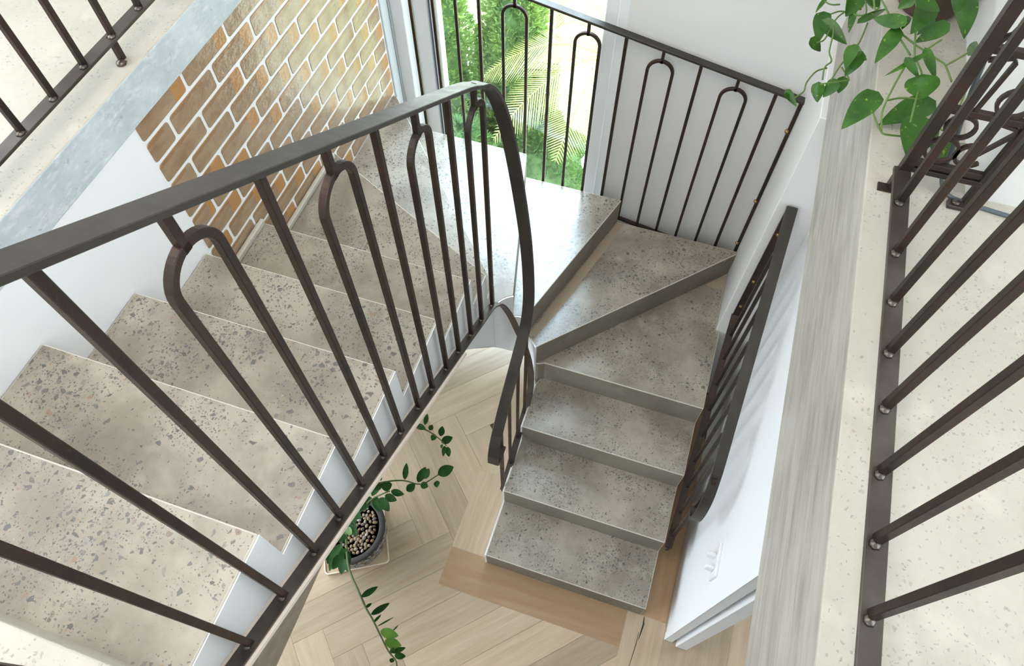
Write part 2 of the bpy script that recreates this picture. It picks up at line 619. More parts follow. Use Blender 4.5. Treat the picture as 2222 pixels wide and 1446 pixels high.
# ------------------------------------------------------------------ leaf positions (base, tip, width in metres)
POTHOS = [
    ((0.577, 1.302, 2.62), (0.581, 1.205, 2.593), 0.053),
    ((0.586, 1.265, 2.62), (0.667, 1.216, 2.597), 0.045),
    ((0.56, 1.2, 2.6), (0.6, 1.197, 2.568), 0.036),
    ((0.576, 1.386, 2.62), (0.557, 1.346, 2.595), 0.017),
    ((0.65, 1.303, 2.7), (0.631, 1.23, 2.678), 0.058),
    ((0.651, 1.252, 2.68), (0.653, 1.197, 2.648), 0.022),
    ((0.646, 1.06, 2.78), (0.73, 1.226, 2.732), 0.025),
    ((0.725, 0.971, 2.85), (0.665, 1.051, 2.806), 0.046),
    ((0.723, 0.967, 2.83), (0.691, 0.885, 2.787), 0.042),
    ((0.777, 1.027, 2.88), (0.752, 0.939, 2.853), 0.062),
    ((0.84, 1.017, 2.84), (0.78, 0.977, 2.804), 0.042),
    ((0.735, 0.978, 2.92), (0.804, 0.993, 2.892), 0.037),
    ((0.728, 1.013, 2.9), (0.704, 0.995, 2.875), 0.034),
    ((0.878, 1.169, 2.84), (0.904, 1.027, 2.817), 0.073),
    ((0.652, 1.03, 2.72), (0.644, 0.967, 2.694), 0.038),
    ((0.679, 1.032, 2.7), (0.657, 0.988, 2.652), 0.044),
    ((0.65, 1.028, 2.6), (0.63, 1.005, 2.555), 0.040),
    ((0.668, 1.05, 2.6), (0.673, 1.035, 2.556), 0.036),
    ((0.606, 1.027, 2.58), (0.621, 1.001, 2.536), 0.039),
    ((0.521, 0.967, 2.58), (0.56, 0.942, 2.554), 0.023),
    ((0.517, 0.947, 2.58), (0.551, 0.969, 2.551), 0.018),
    ((0.707, 0.789, 2.76), (0.649, 0.693, 2.721), 0.064),
    ((0.849, 0.824, 2.745), (0.745, 0.759, 2.703), 0.076),
    ((0.815, 0.694, 2.79), (0.809, 0.604, 2.744), 0.093),
    ((0.781, 0.764, 2.86), (0.803, 0.744, 2.814), 0.077),
    ((0.738, 0.804, 2.87), (0.779, 0.776, 2.847), 0.021),
    ((0.782, 0.851, 2.87), (0.825, 0.804, 2.832), 0.026),
    ((0.771, 0.829, 2.87), (0.703, 0.782, 2.83), 0.014),
    ((0.92, 0.981, 2.8), (0.961, 1.101, 2.765), 0.027),
    ((0.88, 0.693, 2.75), (0.908, 0.643, 2.725), 0.063),
    ((0.926, 0.679, 2.76), (0.965, 0.731, 2.726), 0.017),
    ((0.743, 1.022, 2.84), (0.74, 1.002, 2.817), 0.024),
    ((0.817, 1.065, 2.82), (0.797, 1.059, 2.772), 0.029),
    ((0.66, 1.211, 2.75), (0.703, 1.249, 2.704), 0.027),
    ((0.852, 1.047, 2.9), (0.858, 1.048, 2.864), 0.024),
    ((0.667, 1.182, 2.78), (0.7, 1.185, 2.751), 0.031),
]
VINES = [
    [(0.767, 1.13, 2.83), (0.77, 0.995, 2.83), (0.772, 0.887, 2.83), (0.781, 0.853, 2.83), (0.792, 0.809, 2.83), (0.782, 0.724, 2.83), (0.772, 0.632, 2.83)],
    [(0.679, 1.113, 2.82), (0.725, 1.001, 2.82), (0.763, 0.955, 2.82), (0.8, 0.926, 2.82), (0.833, 0.902, 2.82), (0.852, 0.884, 2.82), (0.868, 0.826, 2.82)],
    [(0.796, 0.911, 2.83), (0.819, 0.947, 2.83), (0.836, 0.971, 2.83)],
    [(0.857, 0.898, 2.81), (0.883, 0.931, 2.81), (0.913, 0.97, 2.81)],
    [(0.769, 0.902, 2.79), (0.748, 0.827, 2.79), (0.729, 0.749, 2.79), (0.72, 0.694, 2.79), (0.722, 0.633, 2.79)],
    [(0.737, 0.772, 2.77), (0.77, 0.792, 2.77), (0.815, 0.801, 2.77)],
    [(0.707, 0.753, 2.75), (0.721, 0.711, 2.75), (0.736, 0.676, 2.75), (0.748, 0.669, 2.75), (0.785, 0.675, 2.75)],
    [(0.949, 0.936, 2.75), (0.932, 0.869, 2.75), (0.914, 0.78, 2.75)],
    [(0.691, 1.198, 2.69), (0.676, 1.106, 2.69), (0.655, 1.043, 2.69), (0.631, 0.98, 2.69), (0.612, 0.91, 2.69)],
    [(0.689, 1.37, 2.62), (0.649, 1.349, 2.62), (0.616, 1.29, 2.62), (0.616, 1.213, 2.62), (0.613, 1.13, 2.62), (0.623, 1.09, 2.62), (0.607, 1.056, 2.62), (0.606, 0.999, 2.62)],
    [(0.623, 1.109, 2.58), (0.592, 1.081, 2.58), (0.571, 1.024, 2.58), (0.568, 0.984, 2.58), (0.546, 0.946, 2.58)],
    [(0.615, 1.293, 2.61), (0.596, 1.201, 2.61), (0.575, 1.176, 2.61)],
    [(0.585, 1.3, 2.62), (0.621, 1.336, 2.62), (0.649, 1.345, 2.62), (0.693, 1.387, 2.62)],
    [(0.568, 1.326, 2.65), (0.588, 1.316, 2.65), (0.615, 1.325, 2.65)],
    [(0.668, 1.089, 2.69), (0.699, 1.029, 2.69), (0.68, 1.044, 2.69)],
    [(0.657, 1.085, 2.61), (0.683, 1.037, 2.61), (0.667, 1.025, 2.61), (0.604, 0.99, 2.61)],
    [(0.672, 1.276, 2.71), (0.677, 1.209, 2.71), (0.652, 1.193, 2.71), (0.643, 1.198, 2.71)],
    [(0.669, 1.152, 2.79), (0.676, 1.111, 2.79), (0.687, 1.122, 2.79)],
    [(0.874, 0.733, 2.75), (0.902, 0.717, 2.75), (0.87, 0.681, 2.75)],
    [(0.735, 0.959, 2.82), (0.765, 0.898, 2.82)],
]
ZZ_LEAVES = [
    ((-0.603, 0.024, 0.62), (-0.624, 0.104, 0.637), 0.030),
    ((-0.536, 0.032, 0.62), (-0.527, 0.118, 0.627), 0.042),
    ((-0.518, 0.057, 0.62), (-0.505, 0.112, 0.636), 0.044),
    ((-0.46, 0.107, 0.6), (-0.396, 0.166, 0.615), 0.057),
    ((-0.452, 0.076, 0.6), (-0.44, 0.041, 0.605), 0.033),
    ((-0.52, 0.028, 0.62), (-0.478, 0.027, 0.622), 0.036),
    ((-0.57, -0.029, 0.63), (-0.541, 0.015, 0.638), 0.041),
    ((-0.641, -0.056, 0.64), (-0.571, -0.052, 0.643), 0.036),
    ((-0.661, -0.085, 0.64), (-0.596, -0.09, 0.635), 0.041),
    ((-0.698, -0.05, 0.62), (-0.655, -0.016, 0.619), 0.052),
    ((-0.691, -0.096, 0.6), (-0.616, -0.145, 0.614), 0.052),
    ((-0.731, -0.087, 0.56), (-0.676, -0.15, 0.551), 0.044),
    ((-0.738, -0.02, 0.55), (-0.749, -0.087, 0.541), 0.044),
    ((-0.713, -0.017, 0.62), (-0.747, 0.012, 0.629), 0.030),
    ((-0.773, -0.082, 0.5), (-0.783, -0.169, 0.498), 0.053),
    ((-0.814, -0.057, 0.5), (-0.803, -0.141, 0.506), 0.049),
    ((-0.734, -0.064, 0.6), (-0.708, -0.024, 0.604), 0.039),
    ((-0.571, 0.266, 0.8), (-0.581, 0.326, 0.8), 0.024),
    ((-0.612, 0.252, 0.8), (-0.553, 0.239, 0.82), 0.031),
    ((-0.54, 0.247, 0.8), (-0.535, 0.279, 0.796), 0.026),
    ((-0.48, 0.241, 0.78), (-0.49, 0.294, 0.782), 0.033),
    ((-0.508, 0.242, 0.78), (-0.514, 0.208, 0.776), 0.031),
    ((-0.467, 0.216, 0.77), (-0.422, 0.256, 0.779), 0.041),
    ((-0.46, 0.209, 0.77), (-0.456, 0.187, 0.768), 0.015),
    ((-0.434, 0.207, 0.76), (-0.406, 0.161, 0.761), 0.029),
    ((-0.447, 0.208, 0.76), (-0.433, 0.151, 0.772), 0.022),
    ((-0.615, 0.271, 0.8), (-0.628, 0.316, 0.8), 0.009),
    ((-0.62, 0.244, 0.78), (-0.643, 0.257, 0.787), 0.021),
    ((-0.546, -0.567, 0.75), (-0.49, -0.506, 0.767), 0.028),
    ((-0.509, -0.602, 0.75), (-0.493, -0.576, 0.743), 0.014),
    ((-0.473, -0.622, 0.76), (-0.416, -0.552, 0.752), 0.029),
    ((-0.45, -0.648, 0.76), (-0.431, -0.607, 0.757), 0.012),
    ((-0.426, -0.659, 0.77), (-0.369, -0.602, 0.783), 0.007),
    ((-0.403, -0.672, 0.78), (-0.32, -0.667, 0.788), 0.043),
    ((-0.37, -0.701, 0.78), (-0.295, -0.698, 0.777), 0.045),
    ((-0.333, -0.721, 0.78), (-0.312, -0.732, 0.78), 0.027),
    ((-0.323, -0.735, 0.78), (-0.275, -0.698, 0.775), 0.022),
    ((-0.308, -0.741, 0.78), (-0.261, -0.73, 0.784), 0.029),
    ((-0.311, -0.753, 0.78), (-0.312, -0.772, 0.771), 0.022),
    ((-0.353, -0.655, 0.78), (-0.336, -0.627, 0.791), 0.006),
    ((-0.807, -0.342, 0.5), (-0.801, -0.484, 0.517), 0.060),
    ((-0.762, -0.393, 0.55), (-0.773, -0.478, 0.569), 0.051),
    ((-0.735, -0.417, 0.58), (-0.717, -0.489, 0.592), 0.050),
    ((-0.718, -0.424, 0.6), (-0.679, -0.47, 0.619), 0.041),
    ((-0.781, -0.373, 0.55), (-0.712, -0.426, 0.541), 0.051),
    ((-0.828, -0.358, 0.5), (-0.829, -0.455, 0.499), 0.052),
    ((-0.85, -0.206, 0.42), (-0.765, -0.277, 0.439), 0.045),
    ((-0.84, -0.25, 0.42), (-0.796, -0.276, 0.433), 0.036),
    ((-0.859, -0.293, 0.42), (-0.806, -0.322, 0.422), 0.044),
    ((-0.857, -0.17, 0.42), (-0.796, -0.231, 0.438), 0.045),
    ((-0.822, -0.168, 0.45), (-0.78, -0.194, 0.459), 0.036),
]
ZZ_STEMS = [
    [(-0.859, -0.188, 0.28), (-0.816, -0.096, 0.5), (-0.751, -0.058, 0.62), (-0.675, -0.012, 0.63), (-0.603, 0.016, 0.63), (-0.516, 0.029, 0.62), (-0.456, 0.108, 0.6)],
    [(-0.868, -0.191, 0.28), (-0.756, -0.111, 0.52), (-0.678, -0.075, 0.62), (-0.648, -0.055, 0.63)],
    [(-0.85, -0.165, 0.28), (-0.751, 0.084, 0.65), (-0.67, 0.214, 0.8), (-0.604, 0.236, 0.81), (-0.543, 0.241, 0.8), (-0.474, 0.224, 0.78), (-0.436, 0.207, 0.77)],
    [(-0.879, -0.233, 0.28), (-0.775, -0.35, 0.5), (-0.673, -0.464, 0.66), (-0.568, -0.55, 0.74), (-0.507, -0.603, 0.76), (-0.455, -0.64, 0.77), (-0.396, -0.688, 0.78), (-0.338, -0.734, 0.79), (-0.296, -0.756, 0.79), (-0.28, -0.776, 0.79)],
    [(-0.879, -0.233, 0.28), (-0.837, -0.308, 0.4), (-0.802, -0.394, 0.5)],
]

# ------------------------------------------------------------------ the setting
H = 2.69
RISE = 0.18

floor = MB().box((-3.2, -3.0, -0.20), (3.2, 1.98, -0.0135)).build('floor', MAT['joint'])
tag(floor, 'pale oak herringbone floor of the lower storey', 'floor', kind='structure')

Q = 0.231
PL = 6 * Q / math.sqrt(2)
PWID = Q / math.sqrt(2)
plank_mesh = MB().box((0.0006, 0.0006, -0.013), (PL - 0.0006, PWID - 0.0006, -0.0006)).mesh('plank', MAT['oak'])


def plank_origin(a, b):
    s, d = -1.80 + Q * a, 0.154 + Q * b
    return ((s - d) / 2, (s + d) / 2)


for a in range(-16, 26):
    for b in range(-18, 20):
        t = (a + b) % 12
        if t == 0:
            o, ang, a2, b2 = plank_origin(a, b), math.pi / 4, a + 3, b + 0.5
        elif t == 6:
            o, ang, a2, b2 = plank_origin(a + 1, b), 3 * math.pi / 4, a + 0.5, b + 3
        else:
            continue
        c = plank_origin(a2, b2)
        if not (-1.7 < c[0] < 1.0 and -1.6 < c[1] < 1.9):
            continue
        if c[0] > -0.02 and c[1] > 0.05:
            continue
        inst('plank', plank_mesh, floor, (o[0], o[1], 0), (0, 0, ang))


def board(x0, y0, x1, y1, along, mat='oak_border'):
    L, W = (x1 - x0, y1 - y0) if along == 'x' else (y1 - y0, x1 - x0)
    o = MB().box((0.0006, 0.0006, -0.013), (L - 0.0006, W - 0.0006, 0.0)).build('plank', MAT[mat], floor)
    if along == 'x':
        o.location = (x0, y0, 0)
    else:
        o.location = (x1, y0, 0)
        o.rotation_euler = (0, 0, math.pi / 2)
    return o


board(-0.36, -0.30, 0.66, -0.085, 'x')
board(-0.36, -0.085, -0.140, 0.387, 'y', 'oak')
board(-0.36, 0.387, -0.140, 1.45, 'y', 'oak')
board(0.66, -1.30, 0.872, -0.107, 'y', 'oak')
board(0.66, -0.107, 0.872, 1.30, 'y', 'oak_border')
for x0, x1 in ((0.872, 1.018), (1.018, 1.215), (1.215, 1.41), (1.41, 1.60)):
    board(x0, -1.30, x1, 1.0, 'y', 'oak')
crack = MB()
for pts, w in (([(0.752, -0.112), (0.757, -0.15), (0.752, -0.20), (0.748, -0.235)], [0.002, 0.0045, 0.003, 0.001]),
               ([(0.742, -0.195), (0.741, -0.26), (0.735, -0.33), (0.728, -0.40)], [0.001, 0.002, 0.0016, 0.0008])):
    vs = [(x - k, y, 0.0004) for (x, y), k in zip(pts, w)] + [(x + k, y, 0.0004) for (x, y), k in zip(pts, w)]
    n = len(pts)
    crack.add(vs, [(i + n, i, i + 1, i + 1 + n) for i in range(n - 1)])
crack.build('floor_crack', MAT['black'], floor)

# upper floor slabs
def slab(name, a, b, face_mat, label):
    o = MB().box(a, b).build(name, [MAT['slab'], MAT[face_mat]], None, bevel=0.004, seg=2)
    for p in o.data.polygons:
        p.material_index = 1 if abs(p.normal.x) > 0.5 else 0
    return tag(o, label, 'floor slab', kind='structure')


slab('floor_upper_right', (0.731, -3.0, H - 0.458), (3.2, 1.80, H), 'board',
     'upper floor slab on the right with a board-marked concrete edge')
slab('floor_upper_left', (-3.2, -3.0, H - 0.136), (-1.268, 1.80, H), 'blue',
     'upper floor slab on the left with a mottled blue-grey edge')
slab('floor_upper_front', (-1.268, -3.0, 2.25), (0.731, -0.996, H), 'board',
     'pale concrete landing at the head of the stairs')

wall_left = MB().box((-1.42, -3.0, 1.60), (-1.2705, 1.83, H - 0.136)).box((-1.42, 0.30, 0), (-1.2705, 1.83, 1.60)).box((-1.42, -3.0, 0), (-1.2705, -2.2, 1.60)).build('wall_left', MAT['white'])
tag(wall_left, 'white wall on the left with a panel of amber glass bricks', 'wall', kind='structure')

# glass bricks: rows 0.0878 high, bricks 0.2538 long, panel from y 0.238 to 1.761
BL, BH, BY0 = 0.2538, 0.0878, 0.238
JT = 0.0125


def brick_mesh(L, hgt):
    w, h, r = L / 2, hgt / 2, 0.011
    ring = []
    for cx, cz, a0 in ((w - r, h - r, 0), (-w + r, h - r, 90), (-w + r, -h + r, 180), (w - r, -h + r, 270)):
        for k in range(4):
            a = math.radians(a0 + 30 * k)
            ring.append((cx + r * math.cos(a), cz + r * math.sin(a)))
    n = len(ring)
    vs = [(0.0, y, z) for y, z in ring] + [(-0.0015, y * (1 + 0.0015 / w), z * (1 + 0.0015 / h)) for y, z in ring]
    vs += [(-0.02, y * (1 + 0.0015 / w), z * (1 + 0.0015 / h)) for y, z in ring]
    fs = [tuple(range(n))]
    for k in (0, n):
        fs += [(k + i, k + n + i, k + n + (i + 1) % n, k + (i + 1) % n) for i in range(n)]
    return MB().add(vs, fs).mesh('brick', MAT['brick'])


full = brick_mesh(BL - JT - 0.003, BH - JT - 0.003)
half = brick_mesh(BL / 2 - JT - 0.003, BH - JT - 0.003)


def tread_z(y):
    return 1.26 if y > 1.76 else 1.44 if y > 1.10 else 1.62 if y > 0.5246 else 1.80 if y > 0.22 else 1.98


for n in range(-1, 14):
    zt = 2.492 - BH * n
    zc = zt - BH / 2
    if n % 2:
        ys = [(BY0 + BL * (i + 0.5), full) for i in range(6)]
    else:
        ys = [(BY0 + BL / 4, half)] + [(BY0 + BL * (i + 1.0), full) for i in range(5)] + [(BY0 + BL * 5.75, half)]
    for yc, me in ys:
        if zt - 0.01 > min(tread_z(yc - 0.1), tread_z(yc + 0.1)):
            inst('brick', me, wall_left, (-1.2682, yc, zc))

trim = MB().box((-1.2705, 1.765, 1.2), (-1.262, 1.832, H)).box((-1.2705, 1.838, 1.2), (-1.262, 1.86, H)) \
    .build('trim_1', MAT['grey_frame'], bevel=0.002)
tag(trim, 'grey metal trim strip between glass bricks and window', 'trim', kind='structure')
MB().box((-1.27, 1.832, 1.2), (-1.264, 1.838, H)).build('gasket', MAT['black'], trim)

wall_back = MB().box((-0.10, 1.80, -0.3), (3.2, 1.98, 5.2)).box((-3.2, 1.861, -0.3), (-1.27, 1.98, 5.2)) \
    .box((-1.27, 1.80, 2.75), (-0.10, 1.98, 5.2)).box((-1.27, 1.80, -0.3), (-0.10, 1.98, 0.10)).build('wall_back', MAT['warm_white'])
tag(wall_back, 'off-white back wall around the tall stair window', 'wall', kind='structure')

window = thing('window_1', 'tall clear window beside the glass brick wall looking onto conifers', 'window', kind='structure')
WZ0, WZ1 = 0.10, 2.75
MB().box((-1.268, 1.862, WZ0), (-1.200, 1.975, WZ1)).build('window_frame', MAT['frame'], window, bevel=0.003)
MB().box((-1.268, 1.975, WZ0), (-1.125, 2.045, WZ1)).build('window_frame', MAT['frame'], window, bevel=0.003)
MB().box((-1.125, 1.995, WZ0), (-1.113, 2.045, WZ1)).build('gasket', simple('slate_gasket', (0.12, 0.16, 0.24), 0.4), window)
MB().box((-1.113, 1.985, WZ0), (-1.075, 2.045, WZ1)).build('window_frame', MAT['frame'], window, bevel=0.003)
MB().box((-0.212, 1.868, WZ0), (-0.150, 2.045, WZ1)).build('window_frame', MAT['frame'], window, bevel=0.003)
MB().box((-0.150, 1.84, WZ0), (-0.10, 2.045, WZ1)).build('window_frame', MAT['frame'], window, bevel=0.003)
MB().box((-0.2145, 1.90, WZ0), (-0.212, 2.03, WZ1)).build('gasket', MAT['black'], window)
MB().box((-1.075, 2.012, WZ0), (-0.2145, 2.018, WZ1)).build('pane', MAT['pane'], window)

nib = MB().box((0.709, 1.309, 0), (1.0, 1.80, H - 0.458)).build('wall_nib', MAT['warm_white'], bevel=0.004)
tag(nib, 'short white wall end beside the back railing post', 'wall', kind='structure')
wall_right = MB().box((0.8795, -0.19, 0), (0.922, 1.309, H - 0.458)).box((0.922, -0.165, 0), (0.94, 1.309, H - 0.458)) \
    .box((0.94, -0.205, 0), (1.0, 1.309, H - 0.458)).build('wall_right', MAT['white'], bevel=0.003)
tag(wall_right, 'white wall beside the lower flight with stepped door jamb', 'wall', kind='structure')
jt = MB().box((0.8775, -0.1915, 0), (0.8795, -0.152, H - 0.458)).build('trim_2', MAT['white'])
tag(jt, 'slim white door lining on the end of the lower wall', 'trim', kind='structure')
up_wall = MB().box((0.97, 0.585, H), (3.2, 1.80, 5.2)).build('wall_upper_right', MAT['warm_white'])
tag(up_wall, 'off-white upper wall behind the trailing plant', 'wall', kind='structure')

CZ = 5.2
ceil = MB().box((-3.2, -3.15, CZ), (3.2, 1.98, CZ + 0.2))
co = ceil.build('ceiling', MAT['white'])
tag(co, 'white ceiling high above the stairwell', 'ceiling', kind='structure')

wall_front = MB().box((-3.2, -3.15, 0), (3.2, -3.0, 3.2)).box((-3.2, -3.15, 4.6), (3.2, -3.0, CZ)).box((-3.2, -3.15, 3.2), (-0.9, -3.0, 4.6)).box((0.6, -3.15, 3.2), (3.2, -3.0, 4.6)).build('wall_front', MAT['warm_white'])  # unseen upper opening added so the sky brightens the back wall
tag(wall_front, 'off-white wall with an added light opening behind the viewer', 'wall', kind='structure')
wall_far = MB().box((3.05, -3.0, 0), (3.2, 0.585, 3.0)).box((3.05, -3.0, 4.6), (3.2, 0.585, CZ)).box((3.05, -3.0, 3.0), (3.2, -2.2, 4.6)).box((3.05, 0.2, 3.0), (3.2, 0.585, 4.6)).build('wall_upper_far', MAT['warm_white'])  # opening added to send sky light onto the stringer and left wall
tag(wall_far, 'off-white far wall of the right upper floor', 'wall', kind='structure')

wall_side = MB()  # unseen opening shaped to limit sky light on the left slab
for y0, y1, z0, z1 in ((-3.0, -1.7, H, CZ), (1.0, 1.80, H, CZ), (-1.7, 1.0, H, 3.25), (-1.7, 1.0, 4.7, CZ)):
    wall_side.box((-3.2, y0, z0), (-3.05, y1, z1))
wso = wall_side.build('wall_upper_left', MAT['warm_white'])
tag(wso, 'off-white wall with a wide added light opening beyond the left upper floor', 'wall', kind='structure')

# ------------------------------------------------------------------ staircase
stairs = thing('concrete_staircase', 'polished concrete U-shaped staircase with winder treads around a narrow open well', 'staircase')
XL, XI, XA, XB = -1.267, -0.369, -0.145, 0.731
YA, G2 = 0.5246, 0.3041
Y1, G1 = -0.1089, 0.3102
YB = 1.725
WC = (-0.257, 0.74)


def arc(t, r=0.112):
    return (WC[0] - r * math.cos(t), WC[1] + r * math.sin(t))


def arcs(t0, t1, n=5):
    return [arc(t0 + (t1 - t0) * i / n) for i in range(n + 1)]


polys = {}
for k in (1, 2, 3):
    polys[k] = [(XA, Y1 + G1 * (k - 1)), (XB, Y1 + G1 * (k - 1)), (XB, Y1 + G1 * k + 0.01), (XA, Y1 + G1 * k + 0.01)]
polys[3] = [(XA, Y1 + 2 * G1), (XB, Y1 + 2 * G1), (XB, Y1 + 3 * G1 + 0.01), (-0.13, Y1 + 3 * G1 + 0.01), (-0.150, 0.775)]
T4, T5, T6, T7, T8 = 2.53, 2.53, 1.72, 1.15, 0.18
polys[4] = [(-0.118, 0.8217), (XB, 0.8217), (XB, 1.307), (0.708, 1.307), (0.708, 1.725), arc(2.50), (-0.150, 0.806)]
polys[5] = [(0.708, 1.705), (0.708, YB), (0.02, YB)] + arcs(1.70, T5, 5)
polys[6] = [(0.03, YB), (-0.53, YB)] + arcs(1.13, T6, 4)
polys[7] = [(-0.515, YB), (-1.255, YB)] + arcs(0.16, T7, 5)
polys[8] = [(-1.245, YB + 0.01), (XL, YB + 0.01), (XL, 1.10), (XI, 0.67)] + arcs(0.0, T8, 2)
polys[9] = [(XL, 1.114), (XL, YA - 0.01), (XI, YA - 0.01), (XI, 0.68)]
for k in range(10, 15):
    y = YA - (k - 10) * G2
    polys[k] = [(XL, y), (XL, y - G2 - 0.01), (XI, y - G2 - 0.01), (XI, y)]
for k in sorted(polys):
    z0 = 0.0 if k <= 3 else 0.35 if k <= 5 else k * RISE - 0.195
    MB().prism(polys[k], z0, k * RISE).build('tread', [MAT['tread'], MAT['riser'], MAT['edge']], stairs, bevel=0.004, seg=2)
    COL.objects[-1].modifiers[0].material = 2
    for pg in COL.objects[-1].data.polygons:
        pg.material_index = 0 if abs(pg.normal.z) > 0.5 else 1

# pale cement fillets where the upper treads meet the glass bricks
for y0, y1, z in ((0.236, 0.5246, 1.80), (0.5246, 1.09, 1.62)):
    MB().prism_x([(y0, z), (y1, z), (y1, z + 0.03), (y0, z + 0.03)], XL, XL + 0.020).build('cement_fillet', MAT['slab'], stairs, bevel=0.006)

# tan cement left along the foot of the riser between the corner winder and the landing
strip = [(0.032, 1.722), (0.070, 1.722), (0.02, 1.52), (-0.045, 1.30), (-0.10, 1.10), (-0.155, 0.95), (-0.192, 0.862), (-0.226, 0.858)]
MB().prism(strip, 5 * RISE, 5 * RISE + 0.0012).build('cement_fillet', MAT['tan_cement'], stairs)
MB().prism([(0.60, 1.585), (0.706, 1.69), (0.706, 1.60), (0.66, 1.575)], 4 * RISE, 4 * RISE + 0.0012).build('cement_fillet', MAT['tan_cement'], stairs)

# white inner face of the stair, stepped on top and sweeping down around the well
ZB = [(0.74, 0.895), (0.66, 1.037), (0.58, 1.173), (0.50, 1.298), (0.42, 1.423), (0.34, 1.525), (0.26, 1.607), (0.18, 1.669), (0.10, 1.721),
      (-1.0, 1.721 + 0.602 * 1.1)]


def zbot(y):
    for (a, za), (b, zb) in zip(ZB[:-1], ZB[1:]):
        if b <= y <= a:
            return za + (zb - za) * (a - y) / (a - b)
    return ZB[-1][1]


steps = [(0.74, 8), (0.68, 9)] + [(YA - (k - 10) * G2, k) for k in range(10, 15)] + [(-0.996, 15)]
st = MB()
for (ya, k), (yb, _) in zip(steps[:-1], steps[1:]):
    br = sorted({ya, yb} | {y for y, _ in ZB if yb < y < ya}, reverse=True)
    for p, q in zip(br[:-1], br[1:]):
        zt = k * RISE - 0.003
        st.prism_x([(p, zbot(p)), (q, zbot(q)), (q, zt), (p, zt)], XI, XI + 0.003)
ZARC = [(0.0, 0.895), (0.2, 0.858), (0.57, 0.795), (0.94, 0.741), (1.30, 0.713), (1.67, 0.696), (2.0, 0.675), (2.4, 0.64), (2.8, 0.58), (math.pi, 0.50)]


def zarc(t):
    for (a, za), (b, zb) in zip(ZARC[:-1], ZARC[1:]):
        if a <= t <= b:
            return za + (zb - za) * (t - a) / (b - a)
    return ZARC[-1][1]


def arc_top(t):
    return (8 if t < T8 else 7 if t < T7 else 6 if t < T6 else 5 if t < T5 else 3) * RISE - 0.004


NA = 40
for i in range(NA):
    t0, t1 = math.pi * i / NA, math.pi * (i + 1) / NA
    zt = arc_top((t0 + t1) / 2)
    o0, o1, i0, i1 = arc(t0), arc(t1), arc(t0, 0.105), arc(t1, 0.105)
    a0, a1 = min(zarc(t0), zt - 0.01), min(zarc(t1), zt - 0.01)
    st.add([(*o0, a0), (*o1, a1), (*i1, a1), (*i0, a0), (*o0, zt), (*o1, zt), (*i1, zt), (*i0, zt)],
           [(0, 1, 2, 3), (7, 6, 5, 4), (4, 5, 1, 0), (5, 6, 2, 1), (6, 7, 3, 2), (7, 4, 0, 3)])
for k in (1, 2, 3):
    y0, y1 = Y1 + G1 * (k - 1), min(0.74, Y1 + G1 * k)
    st.prism_x([(y0, 0.0), (y1, 0.0), (y1, k * RISE - 0.006), (y0, k * RISE - 0.006)], XA - 0.006, XA)
st.build('stringer', MAT['white'], stairs)

sof = MB()
sof.prism_x([(0.10, 1.721), (-0.996, zbot(-0.996)), (-0.996, zbot(-0.996) + 0.02), (0.10, 1.741)], XL, XI)
inner = [(-0.369, 0.10, 1.721), (-0.369, 0.42, 1.423), (-0.369, 0.74, 0.895)] + [(*arc(t), zarc(t)) for t in (0.57, 1.3, 1.72)]
outer = [(XL, 0.10, 1.721), (XL, 0.9, 1.35), (XL, 1.75, 1.05), (-0.9, 1.75, 0.98), (-0.3, 1.75, 0.80), (0.02, 1.75, 0.70)]
n = len(inner)
sof.add(inner + outer, [(i, i + 1, n + i + 1, n + i) for i in range(n - 1)])
sof.build('soffit', MAT['white'], stairs)


def barz(y):
    return 2.211 - 0.602 * (y + 0.643)


# cream ledge under the flat bar and the oak-faced fascia below it
MB().prism_x([(-0.996, barz(-0.996) - 0.008), (0.30, barz(0.30) - 0.008), (0.30, barz(0.30) - 0.026), (-0.996, barz(-0.996) - 0.026)],
             XI + 0.003, -0.313).build('ledge', MAT['cream'], stairs)
fascia = MB().prism_x([(-0.652, 2.195), (-0.996, 2.195), (-0.996, barz(-0.996) - 0.026)], -0.328, -0.3135)
fo = fascia.build('fascia', MAT['oak_panel'], stairs)
fo['label'] = 'grey-brown oak veneer fascia under the flat bar'


# ------------------------------------------------------------------ railings
SQ = 0.016


def bar_v(name, x, y, z0, z1, parent, s=SQ, mat='steel'):
    return MB().box((x - s / 2, y - s / 2, z0), (x + s / 2, y + s / 2, z1)).build(name, MAT[mat], parent, bevel=0.0015)


def weld(p, parent, r=0.011):
    m = MB()
    pr = [(0.0001, -0.3 * r), (r, 0.0), (r * 0.75, 0.4 * r), (0.0001, 0.55 * r)]
    m.lathe(pr, p, 7)
    return m.build('weld', MAT['weld'], parent, True)


def arch(p0, p1, zb0, zb1, ztop, parent, s=SQ):
    """arched baluster: two legs at p0 and p1 (plan), joined by a half circle whose crown is at ztop"""
    a, b = Vector((p0[0], p0[1], 0)), Vector((p1[0], p1[1], 0))
    c, r = (a + b) / 2, (b - a).length / 2
    d = (b - a).normalized()
    pts = [Vector((a.x, a.y, zb0))]
    for i in range(19):
        t = math.pi * i / 18
        pts.append(c - d * r * math.cos(t) + Vector((0, 0, ztop - r + r * math.sin(t))))
    pts.append(Vector((b.x, b.y, zb1)))
    side = Vector((-d.y, d.x, 0))
    return MB().sweep(pts, side, s, s).build('arched_baluster', MAT['steel'], parent, bevel=0.0015)


# --- the tall railing of the stairs, wound around the well
rail = thing('stair_railing', 'dark steel stair railing with arched balusters winding around the open well', 'railing')
RX = -0.34


def hrz(y):
    return 3.449 - 0.628 * (y + 0.639)


